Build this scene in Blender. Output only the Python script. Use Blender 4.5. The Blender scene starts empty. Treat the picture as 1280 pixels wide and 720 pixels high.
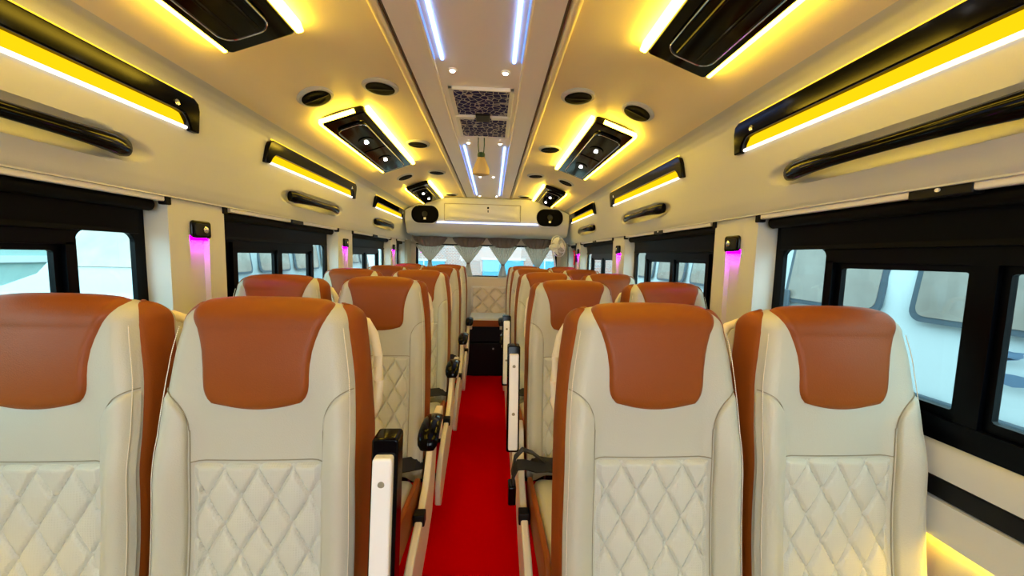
import bpy, bmesh, math, random
import numpy as np
from mathutils import Vector, Matrix
random.seed(7)
C = bpy.context.scene.collection
PI = math.pi
# ------------------------------------------------------------------ camera, world, exposure
sc = bpy.context.scene
CAM = (0.0542, 0.0, 1.3)
right = Vector((0.998281, -0.053727, 0.023407)); up = Vector((-0.018642, 0.087522, 0.995988)); fwd = Vector((0.055560, 0.994713, -0.086370))
cd = bpy.data.cameras.new('camera'); cam = bpy.data.objects.new('camera', cd); C.objects.link(cam)
M = Matrix((right, up, -fwd)).transposed().to_4x4(); M.translation = Vector(CAM); cam.matrix_world = M
cd.sensor_width = 36.0; cd.lens = 450.0 / 1280.0 * 36.0; cd.clip_start = 0.02; cd.clip_end = 200
sc.camera = cam
sc.view_settings.view_transform = 'Standard'; sc.view_settings.look = 'None'
sc.view_settings.exposure = 0.2; sc.view_settings.gamma = 1.0; sc.view_settings.use_curve_mapping = False
EXT = 2.3            # overcast sky level
FRONT = 5.0           # how much brighter the sky is towards the windscreen
world = bpy.data.worlds.new('world'); sc.world = world; world.use_nodes = True
wn, wl = world.node_tree.nodes, world.node_tree.links
bg = wn['Background']
tc = wn.new('ShaderNodeTexCoord'); sx = wn.new('ShaderNodeSeparateXYZ'); wl.new(tc.outputs['Generated'], sx.inputs[0])
mr = wn.new('ShaderNodeMapRange'); mr.inputs['From Min'].default_value = 0.2; mr.inputs['From Max'].default_value = -0.6
mr.inputs['To Min'].default_value = EXT; mr.inputs['To Max'].default_value = EXT + FRONT
wl.new(sx.outputs['Y'], mr.inputs['Value']); wl.new(mr.outputs['Result'], bg.inputs['Strength'])
bg.inputs['Color'].default_value = (0.86, 0.95, 1.0, 1)

# ------------------------------------------------------------------ materials
def s2l(c):
    return tuple(((x / 255 / 12.92) if x / 255 <= 0.04045 else ((x / 255 + 0.055) / 1.055) ** 2.4) for x in c)
MATS = {}
def mat(name, rgb, rough=0.5, metal=0.0, bump=0.0, bscale=200.0, vary=0.0, vscale=6.0, spec=0.5, coat=0.0, sheen=0.0, dots=False):
    m = bpy.data.materials.new(name); m.use_nodes = True
    n, l = m.node_tree.nodes, m.node_tree.links
    b = n['Principled BSDF']
    col = s2l(rgb)
    b.inputs['Base Color'].default_value = (*col, 1); b.inputs['Roughness'].default_value = rough
    b.inputs['Metallic'].default_value = metal; b.inputs['Specular IOR Level'].default_value = spec
    b.inputs['Coat Weight'].default_value = coat; b.inputs['Sheen Weight'].default_value = sheen
    t = n.new('ShaderNodeTexCoord')
    if vary > 0:
        nz = n.new('ShaderNodeTexNoise'); nz.inputs['Scale'].default_value = vscale; nz.inputs['Detail'].default_value = 4
        l.new(t.outputs['Object'], nz.inputs['Vector'])
        mx = n.new('ShaderNodeMix'); mx.data_type = 'RGBA'
        mx.inputs['A'].default_value = (*[c * (1 - vary) for c in col], 1); mx.inputs['B'].default_value = (*[min(1, c * (1 + vary)) for c in col], 1)
        l.new(nz.outputs['Fac'], mx.inputs['Factor']); l.new(mx.outputs['Result'], b.inputs['Base Color'])
    if bump > 0:
        if dots:
            nb = n.new('ShaderNodeTexVoronoi'); nb.inputs['Randomness'].default_value = 0.0
        else:
            nb = n.new('ShaderNodeTexNoise'); nb.inputs['Detail'].default_value = 3
        nb.inputs['Scale'].default_value = bscale
        l.new(t.outputs['Object'], nb.inputs['Vector'])
        bp = n.new('ShaderNodeBump'); bp.inputs['Strength'].default_value = bump; bp.inputs['Distance'].default_value = 0.002
        l.new(nb.outputs[0], bp.inputs['Height']); l.new(bp.outputs['Normal'], b.inputs['Normal'])
    MATS[name] = m
    return m
def emit(name, rgb, strength):
    m = bpy.data.materials.new(name); m.use_nodes = True
    n, l = m.node_tree.nodes, m.node_tree.links
    n.remove(n['Principled BSDF']); e = n.new('ShaderNodeEmission')
    e.inputs['Color'].default_value = (*rgb, 1); e.inputs['Strength'].default_value = strength
    l.new(e.outputs[0], n['Material Output'].inputs['Surface']); MATS[name] = m
    return m
CREAM = mat('cream_leather', (186, 185, 168), 0.42, bump=0.25, bscale=420, vary=0.03)
QUILT = mat('quilted_leather', (197, 197, 182), 0.45, bump=0.35, bscale=210, dots=True)
BROWN = mat('brown_leather', (138, 69, 15), 0.45, spec=0.28, bump=0.25, bscale=420, vary=0.08)
SEAMM = mat('seam_thread', (142, 134, 112), 0.7)
PANEL = mat('cream_panel', (197, 199, 199), 0.5, bump=0.1, bscale=300)
CEIL = mat('ceiling_vinyl', (242, 226, 184), 0.48, bump=0.12, bscale=260)
CEILC = mat('ceiling_panel', (250, 245, 242), 0.35, bump=0.05, bscale=200)
SHADE = mat('dark_seam', (92, 70, 44), 0.6)
PLAST = mat('ivory_plastic', (236, 226, 200), 0.35)
WHITE = mat('white_plastic', (240, 238, 232), 0.3)
BLACK = mat('gloss_black', (3, 3, 6), 0.09, spec=0.15)
MATTE = mat('matte_black', (6, 7, 10), 0.45, spec=0.25)
FRAME = mat('window_frame_black', (1, 2, 5), 0.3, spec=0.1)
BLINDF = mat('blind_fabric', (1, 2, 5), 0.4, spec=0.1)
RUBBER = mat('rubber', (3, 3, 6), 0.6, spec=0.12)
WEB = mat('belt_webbing', (9, 11, 19), 0.55, bump=0.6, bscale=300)
CHROME = mat('chrome', (210, 212, 214), 0.12, metal=1.0)
ALU = mat('aluminium_rail', (236, 234, 232), 0.3, metal=0.15)
RED = mat('red_carpet', (224, 0, 6), 0.95, bump=1.0, bscale=420, vary=0.28, vscale=260, spec=0.0)
GREYF = mat('grey_vinyl_floor', (70, 66, 62), 0.6)
TAUPE = mat('taupe_valance', (134, 114, 100), 0.85, bump=0.5, bscale=300)
CURT = mat('cream_curtain', (222, 208, 184), 0.8, bump=0.3, bscale=200)
def translucent(m, w, rgb):
    n, l = m.node_tree.nodes, m.node_tree.links
    b = n['Principled BSDF']; t = n.new('ShaderNodeBsdfTranslucent'); t.inputs['Color'].default_value = (*s2l(rgb), 1)
    mx = n.new('ShaderNodeMixShader'); mx.inputs[0].default_value = w
    l.new(b.outputs[0], mx.inputs[1]); l.new(t.outputs[0], mx.inputs[2])
    tr = n.new('ShaderNodeBsdfTransparent'); m2 = n.new('ShaderNodeMixShader'); m2.inputs[0].default_value = 0.32
    l.new(mx.outputs[0], m2.inputs[1]); l.new(tr.outputs[0], m2.inputs[2]); l.new(m2.outputs[0], n['Material Output'].inputs['Surface'])
translucent(CURT, 0.72, (235, 224, 204))
BEIGE = mat('beige_trim', (214, 196, 172), 0.6)
SPK = mat('speaker_cloth', (3, 3, 6), 0.7, bump=0.8, bscale=350, spec=0.05)
GREEN = mat('green_tie', (16, 62, 48), 0.6)
BAGM = mat('beige_bag', (196, 172, 128), 0.6, bump=0.3, bscale=80)
REDP = mat('red_enamel', (190, 30, 20), 0.3)
FANM = mat('fan_white', (232, 230, 222), 0.35)
LEDY = emit('led_warm', (1.0, 0.66, 0.05), 24.0)
LEDYT = emit('led_warm_thin', (1.0, 0.64, 0.04), 25.0)
LEDT = emit('led_trough', (1.0, 0.90, 0.72), 2.2)
LEDD = emit('amber_diffuser', (1.0, 0.56, 0.004), 1.15)
LEDYB = emit('led_amber', (1.0, 0.60, 0.03), 1.7)
LEDB = emit('led_blue', (0.22, 0.42, 1.0), 6.5)
BEADG = emit('painted_bead_glow', (0.16, 0.32, 1.0), 1.6)  # blue light on the ceiling bead, put in as emission; no lamp
LEDW = emit('led_white', (1.0, 0.97, 0.92), 30.0)
LEDWS = emit('led_spot', (1.0, 0.96, 0.88), 12.0)
LEDC = emit('led_cool', (0.55, 0.62, 1.0), 3.0)
LEDM = emit('led_magenta', (0.85, 0.0, 1.0), 52.0)
def glass(name, tint):
    m = bpy.data.materials.new(name); m.use_nodes = True
    n, l = m.node_tree.nodes, m.node_tree.links
    n.remove(n['Principled BSDF'])
    t = n.new('ShaderNodeBsdfTransparent'); t.inputs['Color'].default_value = (*tint, 1)
    g = n.new('ShaderNodeBsdfGlossy'); g.inputs['Roughness'].default_value = 0.02
    f = n.new('ShaderNodeFresnel'); f.inputs['IOR'].default_value = 1.45
    ge = n.new('ShaderNodeNewGeometry'); iv = n.new('ShaderNodeMath'); iv.operation = 'SUBTRACT'; iv.inputs[0].default_value = 1.0; l.new(ge.outputs['Backfacing'], iv.inputs[1])
    mu = n.new('ShaderNodeMath'); mu.operation = 'MULTIPLY'; l.new(f.outputs[0], mu.inputs[0]); l.new(iv.outputs[0], mu.inputs[1])
    mx = n.new('ShaderNodeMixShader'); l.new(mu.outputs[0], mx.inputs[0]); l.new(t.outputs[0], mx.inputs[1]); l.new(g.outputs[0], mx.inputs[2])
    l.new(mx.outputs[0], n['Material Output'].inputs['Surface']); MATS[name] = m
    return m
GLASS = glass('tinted_glass', (0.68, 0.85, 0.86))
VGLASS = mat('van_window_glass', (150, 140, 132), 0.08, vary=0.35, vscale=3.0)
VANW = mat('van_white_paint', (206, 214, 218), 0.25)
VANG = mat('van_grey_plastic', (70, 84, 96), 0.5)
DECAL = mat('blue_grey_decal', (96, 122, 150), 0.4)
CONC = mat('pale_concrete', (188, 190, 186), 0.9, vary=0.12, vscale=2.0)
DUST = mat('dusty_ground', (150, 146, 138), 0.95, vary=0.15, vscale=1.0)
TEALW = mat('pale_teal_wall', (158, 188, 184), 0.8, vary=0.06, vscale=1.5)
BLUEG = mat('light_blue_gate', (74, 140, 172), 0.5)
SILVER = mat('silver_paint', (170, 180, 184), 0.3, metal=0.1)
AMBERL = mat('amber_lens', (220, 130, 50), 0.2)
def brick():
    m = mat('pink_brick', (206, 164, 156), 0.85)
    n, l = m.node_tree.nodes, m.node_tree.links; b = n['Principled BSDF']
    t = n.new('ShaderNodeTexCoord'); mp = n.new('ShaderNodeMapping'); mp.inputs['Rotation'].default_value = (PI / 2, 0, 0)
    l.new(t.outputs['Object'], mp.inputs[0])
    br = n.new('ShaderNodeTexBrick'); br.inputs['Scale'].default_value = 4.0
    br.inputs['Color1'].default_value = (*s2l((168, 116, 106)), 1); br.inputs['Color2'].default_value = (*s2l((150, 120, 118)), 1); br.inputs['Mortar'].default_value = (*s2l((186, 176, 170)), 1)
    l.new(mp.outputs[0], br.inputs['Vector']); l.new(br.outputs['Color'], b.inputs['Base Color'])
    return m
BRICK = brick()
def stitch_mat():
    m = mat('white_stitch', (236, 230, 212), 0.7)
    n, l = m.node_tree.nodes, m.node_tree.links; b = n['Principled BSDF']
    t = n.new('ShaderNodeTexCoord'); w = n.new('ShaderNodeTexWave'); w.bands_direction = 'Z'; w.inputs['Scale'].default_value = 85
    l.new(t.outputs['Object'], w.inputs['Vector'])
    r = n.new('ShaderNodeValToRGB'); r.color_ramp.interpolation = 'CONSTANT'
    r.color_ramp.elements[0].color = (*s2l((200, 188, 158)), 1); r.color_ramp.elements[1].color = (*s2l((240, 234, 218)), 1); r.color_ramp.elements[1].position = 0.4
    l.new(w.outputs['Fac'], r.inputs[0]); l.new(r.outputs[0], b.inputs['Base Color'])
    return m
STITCH = stitch_mat()
def grille_mat():
    m = mat('pierced_grille', (60, 60, 90), 0.5, spec=0.1)
    n, l = m.node_tree.nodes, m.node_tree.links; b = n['Principled BSDF']
    t = n.new('ShaderNodeTexCoord'); v = n.new('ShaderNodeTexVoronoi'); v.feature = 'DISTANCE_TO_EDGE'; v.inputs['Scale'].default_value = 42; v.inputs['Randomness'].default_value = 0.75
    l.new(t.outputs['Object'], v.inputs['Vector'])
    r = n.new('ShaderNodeValToRGB'); r.color_ramp.interpolation = 'CONSTANT'
    r.color_ramp.elements[0].color = (*s2l((188, 184, 190)), 1); r.color_ramp.elements[1].color = (*s2l((10, 14, 92)), 1); r.color_ramp.elements[1].position = 0.055
    l.new(v.outputs['Distance'], r.inputs[0]); l.new(r.outputs[0], b.inputs['Base Color'])
    return m
GRILLE = grille_mat()

# ------------------------------------------------------------------ helpers
class MB:
    def __init__(s): s.v = []; s.f = []
    def add(s, vs, fs):
        o = len(s.v); s.v += [tuple(map(float, p)) for p in vs]; s.f += [tuple(i + o for i in f) for f in fs]; return s
    def grid(s, fn, nu, nv, closed_u=False):
        vs = [fn(i / (nu - (0 if closed_u else 1)), j / (nv - 1)) for j in range(nv) for i in range(nu)]
        fs = []
        for j in range(nv - 1):
            for i in range(nu if closed_u else nu - 1):
                a = j * nu + i; b = j * nu + (i + 1) % nu
                fs.append((a, b, b + nu, a + nu))
        return s.add(vs, fs)
    def box(s, x0, x1, y0, y1, z0, z1):
        vs = [(x, y, z) for z in (z0, z1) for y in (y0, y1) for x in (x0, x1)]
        return s.add(vs, [(0, 2, 3, 1), (4, 5, 7, 6), (0, 1, 5, 4), (2, 6, 7, 3), (0, 4, 6, 2), (1, 3, 7, 5)])
    def prism(s, poly, to3, d0, d1):
        """poly: 2-D outline; to3(a,b,d) places it; extruded from d0 to d1"""
        n = len(poly)
        vs = [to3(a, b, d0) for a, b in poly] + [to3(a, b, d1) for a, b in poly]
        fs = [tuple(range(n - 1, -1, -1)), tuple(range(n, 2 * n))] + [(i, (i + 1) % n, (i + 1) % n + n, i + n) for i in range(n)]
        return s.add(vs, fs)
    def tube(s, pts, r, n=10, flat=1.0, upv=(0, 0, 1), caps=True, closed=False):
        pts = [Vector(p) for p in pts]; k = len(pts)
        rs = r if isinstance(r, (list, tuple)) else [r] * k
        vs = []
        for i, p in enumerate(pts):
            if closed: d = pts[(i + 1) % k] - pts[i - 1]
            else: d = pts[min(i + 1, k - 1)] - pts[max(i - 1, 0)]
            d.normalize(); u = Vector(upv); a = d.cross(u)
            if a.length < 1e-4: a = d.cross(Vector((1, 0, 0.01)))
            a.normalize(); b = a.cross(d)
            for j in range(n):
                t = 2 * PI * j / n
                vs.append(p + a * (rs[i] * math.cos(t)) + b * (rs[i] * flat * math.sin(t)))
        fs = []
        for i in range(k if closed else k - 1):
            for j in range(n):
                fs.append((i * n + j, i * n + (j + 1) % n, ((i + 1) % k) * n + (j + 1) % n, ((i + 1) % k) * n + j))
        if caps and not closed: fs += [tuple(range(n - 1, -1, -1)), tuple(range((k - 1) * n, k * n))]
        return s.add(vs, fs)
    def ribbon(s, pts, w, t, wdir):
        """flat strap: width w along wdir, thickness t"""
        pts = [Vector(p) for p in pts]; wd = Vector(wdir).normalized(); vs = []
        for i, p in enumerate(pts):
            d = (pts[min(i + 1, len(pts) - 1)] - pts[max(i - 1, 0)]).normalized(); nn = d.cross(wd).normalized()
            for a, b in ((-1, -1), (1, -1), (1, 1), (-1, 1)): vs.append(p + wd * (a * w / 2) + nn * (b * t / 2))
        fs = [(i * 4 + j, i * 4 + (j + 1) % 4, i * 4 + 4 + (j + 1) % 4, i * 4 + 4 + j) for i in range(len(pts) - 1) for j in range(4)]
        k = (len(pts) - 1) * 4
        return s.add(vs, fs + [(3, 2, 1, 0), (k, k + 1, k + 2, k + 3)])
    def lathe(s, prof, c, axis='z', n=28, sx_=1.0, sy_=1.0):
        vs = []
        for r, h in prof:
            for j in range(n):
                t = 2 * PI * j / n; a, b = r * math.cos(t) * sx_, r * math.sin(t) * sy_
                p = {'z': (a, b, h), 'y': (a, h, b), 'x': (h, a, b)}[axis]
                vs.append((c[0] + p[0], c[1] + p[1], c[2] + p[2]))
        m = len(prof)
        fs = [(i * n + j, i * n + (j + 1) % n, (i + 1) * n + (j + 1) % n, (i + 1) * n + j) for i in range(m - 1) for j in range(n)]
        fs += [tuple(range(n - 1, -1, -1)), tuple(range((m - 1) * n, m * n))]
        return s.add(vs, fs)
    def xform(s, fn):
        s.v = [tuple(fn(*p)) for p in s.v]; return s
    def build(s, name, m, parent=None, smooth=True, bevel=0.0, seg=3, angle=40, kind=None, fix=True):
        me = bpy.data.meshes.new(name); me.from_pydata(s.v, [], s.f); me.update()
        if fix:
            bm = bmesh.new(); bm.from_mesh(me); bmesh.ops.recalc_face_normals(bm, faces=bm.faces[:]); bm.to_mesh(me); bm.free()
        me.materials.append(m)
        if smooth:
            me.polygons.foreach_set('use_smooth', [True] * len(me.polygons)); me.set_sharp_from_angle(angle=math.radians(angle))
        o = bpy.data.objects.new(name, me); C.objects.link(o)
        if parent: o.parent = parent
        if bevel > 0:
            b = o.modifiers.new('bevel', 'BEVEL'); b.width = bevel; b.segments = seg; b.limit_method = 'ANGLE'; b.angle_limit = math.radians(35)
        if kind: o['kind'] = kind
        return o
def tag(o, label, cat, group=None):
    o['label'] = label; o['category'] = cat
    if group: o['group'] = group
    return o
def thing(name, label, cat, loc=(0, 0, 0), group=None):
    o = bpy.data.objects.new(name, None); C.objects.link(o); o.location = loc; o.empty_display_size = 0.05
    return tag(o, label, cat, group)
def copy_tree(o, parent=None):
    c = o.copy(); C.objects.link(c); c.parent = parent
    for ch in list(o.children): copy_tree(ch, c)
    return c
def rrect(x0, x1, y0, y1, r, n=6):
    if not isinstance(r, (list, tuple)): r = (r,) * 4
    out = []
    for (cx, cy, a0, rr) in ((x1 - r[0], y0 + r[0], -90, r[0]), (x1 - r[1], y1 - r[1], 0, r[1]), (x0 + r[2], y1 - r[2], 90, r[2]), (x0 + r[3], y0 + r[3], 180, r[3])):
        for i in range(n + 1):
            t = math.radians(a0 + 90 * i / n); out.append((cx + rr * math.cos(t), cy + rr * math.sin(t)))
    return out
def sm(x): x = max(0.0, min(1.0, x)); return x * x * (3 - 2 * x)
def lerp(a, b, t): return a + (b - a) * t
ORD = ['front', 'second', 'third', 'fourth', 'last']
SIDE = {-1: 'left', 1: 'right'}

# ------------------------------------------------------------------ shell: ceiling
Y0, YC, YR = -1.9, 3.76, 4.32
CP = [(0.0, 1.9), (0.36, 1.9), (0.45, 1.892), (0.52, 1.882), (0.587, 1.862), (0.67, 1.822), (0.735, 1.798), (0.79, 1.786)]
CPX = [p[0] for p in CP]; CPZ = [p[1] for p in CP]
def ceil_z(x): return float(np.interp(abs(x), CPX, CPZ))
cx = [-0.79 + 1.58 * i / 64 for i in range(65)]
MB().grid(lambda a, b: (lerp(-0.79, 0.79, a), lerp(Y0, YR, b), ceil_z(lerp(-0.79, 0.79, a))), 65, 40).build('ceiling', CEIL, kind='structure')
MB().box(-0.218, 0.218, Y0, YC - 0.005, 1.893, 1.899).build('ceiling_panel', CEILC, kind='structure', smooth=False)
tn = 0
for s in (-1, 1):
    for (x, r, m) in ((0.222, 0.005, SHADE), (0.242, 0.013, CEIL), (0.137, 0.004, CEILC)):
        tn += 1; MB().tube([(s * x, Y0, 1.898 if m is not CEILC else 1.893), (s * x, YC - 0.004, 1.898 if m is not CEILC else 1.893)], r, 10).build('trim_%d' % tn, m, kind='structure')
tn += 1; MB().tube([(-0.22, YC - 0.02, 1.896), (0.22, YC - 0.02, 1.896)], 0.006, 8).build('trim_%d' % tn, CEIL, kind='structure')

# ------------------------------------------------------------------ shell: side walls
WP = [(0.79, 1.786), (0.815, 1.779), (0.836, 1.766), (0.848, 1.748), (0.853, 1.725), (0.858, 1.69), (0.864, 1.65), (0.874, 1.60), (0.887, 1.55), (0.90, 1.50), (0.912, 1.468), (0.92, 1.456)]
_d = np.concatenate([[0], np.cumsum([math.dist(WP[i], WP[i + 1]) for i in range(len(WP) - 1)])]); WT = _d / _d[-1]
def wallp(t): return float(np.interp(t, WT, [p[0] for p in WP])), float(np.interp(t, WT, [p[1] for p in WP]))
def wall_x(z): return float(np.interp(z, [p[1] for p in WP][::-1], [p[0] for p in WP][::-1]))
LIGHTS = [(0.235, 1.19), (1.515, 2.455), (2.83, 3.745)]
HANDLES = [(0.45, 1.0), (1.75, 2.26), (2.97, 3.46)]
def recess(y, z):
    d = 0.0
    for a, b in LIGHTS:                                   # light troughs
        e = min((y - a - 0.02) / 0.02, (b - 0.02 - y) / 0.02, (z - 1.656) / 0.008, (1.742 - z) / 0.01)
        if e > 0: d = max(d, 0.024 * min(1, e))
    for a, b in HANDLES:                                  # finger scoops behind the handles
        q = ((y - (a + b) / 2) / ((b - a) / 2 + 0.07)) ** 4 + ((z - 1.553) / 0.036) ** 2
        if q < 1: d = max(d, 0.03 * (1 - q) ** 0.5)
    return d
PILL = [(Y0, 0.19), (1.16, 1.39), (2.365, 2.60), (3.56, 3.76), (4.12, YR)]
LAMPY = (1.275, 2.475, 3.655)
OPEN = [(0.19, 1.16), (1.39, 2.365), (2.60, 3.56), (3.76, 4.12)]
ZB, ZT = 0.935, 1.455
def side_wall(s):
    w = MB()
    ny = 680
    def f(a, b):
        y = lerp(Y0, YR, a); x, z = wallp(b); return (s * (x + recess(y, z)), y, z)
    w.grid(f, ny, 64)
    w.box(*sorted((s * 0.918, s * 1.02)), Y0, YR, 1.455, 1.47)               # underside of the upper panel
    for a, b in PILL:
        yl = [y for y in LAMPY if a < y < b]
        if yl:                                            # a shallow channel runs down the pillar below its lamp
            y = yl[0]; N0, N1 = y - 0.040, y + 0.040
            w.prism([(0.93, a), (0.93, N0), (0.946, N0 + 0.004), (0.946, N1 - 0.004), (0.93, N1), (0.93, b), (1.03, b + 0.004), (1.03, a - 0.004)], lambda p, q, d: (s * p, q, d), ZB - 0.03, 1.345)
            w.prism([(0.93, a), (0.93, b), (1.03, b + 0.004), (1.03, a - 0.004)], lambda p, q, d: (s * p, q, d), 1.345, 1.4555)
        else:
            w.prism([(0.93, a), (0.93, b), (1.03, b + 0.004), (1.03, a - 0.004)], lambda p, q, d: (s * p, q, d), ZB - 0.03, 1.4555)
    prof = [(1.03, ZB), (0.995, ZB), (0.985, ZB - 0.008), (0.981, 0.90), (0.981, 0.868), (0.99, 0.866), (0.99, 0.822), (0.98, 0.82), (0.978, 0.765), (0.978, 0.742), (0.984, 0.742), (0.986, 0.755), (1.0, 0.755), (1.008, 0.74), (1.005, 0.0), (1.03, 0.0)]
    w.prism(prof, lambda p, q, d: (s * p, d, q), Y0, YR)
    w.box(*sorted((s * 1.035, s * 1.06)), Y0, YR, 0.0, ZB); w.box(*sorted((s * 1.035, s * 1.06)), Y0, YR, 1.46, 1.97)
    w.build('wall_' + SIDE[s], PANEL, kind='structure', angle=50)
    w = MB().box(*sorted((s * 0.983, s * 0.994)), Y0, YR, 0.824, 0.864)
    global tn; tn += 1; w.build('trim_%d' % tn, MATTE, kind='structure', bevel=0.003)
side_wall(-1); side_wall(1)
MB().box(-1.06, 1.06, Y0, YR + 0.1, 1.935, 1.97).build('roof', PANEL, kind='structure')

# floor and carpet
MB().box(-1.06, 1.06, Y0, YR + 0.1, -0.06, -0.012).build('floor', GREYF, kind='structure')
tag(MB().box(-0.5, 0.5, Y0, 3.84, -0.012, 0.0).build('carpet', RED), 'bright red carpet running down the aisle between the seats', 'carpet')

# front wall with the windscreen opening behind the camera
w = MB()
w.box(-1.06, 1.06, Y0 - 0.06, Y0, -0.06, 0.85); w.box(-1.06, 1.06, Y0 - 0.06, Y0, 1.8, 1.97)
w.box(-1.06, -0.9, Y0 - 0.06, Y0, 0.85, 1.8); w.box(0.9, 1.06, Y0 - 0.06, Y0, 0.85, 1.8)
w.build('wall_front', PANEL, kind='structure')
# rear wall with the back window
RW = dict(x0=-0.85, x1=0.83, z0=1.055, z1=1.435)
w = MB()
w.box(-1.03, 1.03, YR, YR + 0.06, 0.0, RW['z0']); w.box(-1.03, 1.03, YR, YR + 0.06, RW['z1'], 1.95)
w.box(-1.03, RW['x0'], YR, YR + 0.06, RW['z0'], RW['z1']); w.box(RW['x1'], 1.03, YR, YR + 0.06, RW['z0'], RW['z1'])
w.box(-0.95, 0.95, YR - 0.05, YR, 0.5, 1.045)
w.build('wall_rear', BEIGE, kind='structure', bevel=0.008)

# ------------------------------------------------------------------ windows
def add_window(idx, parts_fn): pass
wi = 0
for s in (-1, 1):
    for k, (a, b) in enumerate(OPEN):
        wi += 1
        X0, X1 = 0.998, 1.012
        short = (b - a) < 0.6
        if short: holes = [(a + 0.03, b - 0.04, 1.345, 0.03)]
        else:
            o = a
            holes = [(o + 0.015, o + 0.085, 1.345, 0.028), (o + 0.163, o + 0.414, 1.29, 0.006), (o + 0.474, o + 0.735, 1.29, 0.006), (o + 0.785, o + 0.935, 1.345, 0.028)]
        fr = MB(); zb = 1.008
        # black surround: rails and stiles as one frame
        def bx(y0, y1, z0, z1, x0=X0, x1=X1): fr.box(*sorted((s * x0, s * x1)), y0, y1, z0, z1)
        bx(a - 0.01, b + 0.01, 1.345, 1.47); bx(a - 0.01, b + 0.01, ZB - 0.01, zb)
        ys = [a - 0.01] + [v for h in holes for v in h[:2]] + [b + 0.01]
        for i in range(0, len(ys), 2): bx(ys[i], ys[i + 1], zb, 1.345)
        for (h0, h1, zt, r) in holes:
            if zt < 1.34: bx(h0, h1, zt, 1.345)
            # rounded corners of the openings
            for (cy, cz, sy, sz) in ((h0, zt, 1, -1), (h1, zt, -1, -1), (h0, zb, 1, 1), (h1, zb, -1, 1)):
                poly = [(cy, cz)] + [(cy + sy * r * (1 - math.sin(t)), cz + sz * r * (1 - math.cos(t))) for t in [PI / 2 * q / 6 for q in range(7)]]
                fr.prism(poly, lambda p, q, d: (s * d, p, q), X0 + 0.001, X1 - 0.001)
        if not short:                                   # proud slider frame
            p0, p1 = holes[1][0] - 0.045, holes[2][1] + 0.035
            bx(p0, p1, 1.305, 1.332, 0.985, X0); bx(p0, p1, zb - 0.045, zb - 0.02, 0.985, X0)
            bx(p0, p0 + 0.022, zb - 0.03, 1.31, 0.985, X0); bx(p1 - 0.02, p1, zb - 0.03, 1.31, 0.985, X0)
            bx(holes[1][1] + 0.012, holes[2][0] - 0.012, zb - 0.02, 1.31, 0.988, X0)
        W_ = fr.build('window_%d' % wi, FRAME, kind='structure', smooth=False)
        for (h0, h1, zt, r) in holes:
            g = MB().box(*sorted((s * 1.004, s * 1.008)), h0 - 0.004, h1 + 0.004, zb - 0.004, zt + 0.004).build('pane', GLASS, W_, smooth=False)
# rear window
wi += 1
fr = MB(); R_ = RW
fr.box(R_['x0'], R_['x1'], YR + 0.01, YR + 0.045, R_['z1'] - 0.02, R_['z1']); fr.box(R_['x0'], R_['x1'], YR + 0.01, YR + 0.045, R_['z0'], R_['z0'] + 0.012)
fr.box(R_['x0'], R_['x0'] + 0.022, YR + 0.01, YR + 0.045, R_['z0'], R_['z1']); fr.box(R_['x1'] - 0.022, R_['x1'], YR + 0.01, YR + 0.045, R_['z0'], R_['z1'])
W_ = fr.build('window_%d' % wi, FRAME, kind='structure', smooth=False)
MB().box(R_['x0'], R_['x1'], YR + 0.024, YR + 0.028, R_['z0'], R_['z1']).build('pane', GLASS, W_, smooth=False)

# ------------------------------------------------------------------ seats
def hw_(z): return float(np.interp(z, [0.42, 0.55, 0.75, 0.92, 1.0, 1.05, 1.10, 1.15], [0.183, 0.184, 0.184, 0.182, 0.178, 0.174, 0.167, 0.157]))
VR = 1.35
def vz(v):
    if v <= 1: return 0.42 + 0.73 * v, 0.0
    return None, (v - 1) / (VR - 1) * PI / 2
def yc(z): return -0.11 * (1.2 - z) - 0.016 * math.sin(PI * max(0, min(1, (z - 0.95) / 0.27))) + 0.012 * math.sin(PI * max(0, min(1, (z - 0.5) / 0.45)))
def depth(z): return 0.085 + 0.035 * (1.15 - z) / 0.73
TOPD = 0.050
def hwv(v):
    z, a = vz(v)
    if z is not None: return hw_(z)
    return 0.157 - 0.028 * (1 - math.cos(a))
def P(u, v):
    z, a = vz(v)
    if z is not None:
        w = 0.036 * (1 - sm((z - 0.86) / 0.22)) + 0.004
        y = yc(z)
    else:
        w = 0.004 * math.cos(a)
        y = yc(1.15) + TOPD * 0.9 * (1 - math.cos(a)); z = 1.15 + 0.052 * math.sin(a) - 0.010 * (abs(u) ** 3) * math.sin(a)
    au = abs(u); y -= w * sm((au - 0.55) / 0.38)
    y += 0.022 * max(0, (au - 0.82) / 0.18) ** 2
    y -= 0.008 * (1 - au * au)
    return Vector((u * hwv(v), y, z))
def Bk(u, v):
    z, a = vz(v)
    if z is not None: y = yc(z) + depth(z)
    else: y = yc(1.15) + depth(1.15) - (depth(1.15) - TOPD * 0.9) * (1 - math.cos(a)); z = 1.15 + 0.052 * math.sin(a) - 0.010 * (abs(u) ** 3) * math.sin(a)
    zz = z if v <= 1 else 1.15
    ex = float(np.interp(zz, [0.5, 0.8, 1.0, 1.15], [0.001, 0.003, 0.008, 0.016])) * (1 if v <= 1 else math.cos(a) ** 0.5)
    return Vector((u * (hwv(v) + ex), y + 0.012 * (1 - u * u), z))
def Pn(u, v, h):
    e = 1e-3
    du = P(u + e, v) - P(u - e, v); dv = P(u, v + e) - P(u, v - e) if v + e < VR else P(u, v) - P(u, v - 2 * e)
    n = du.cross(dv)
    if n.length < 1e-12: n = Vector((0, -1, 0))
    n.normalize()
    if n.y > 0.3: n = -n
    return P(u, v) + n * h
def zv(z): return (z - 0.42) / 0.73
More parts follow.
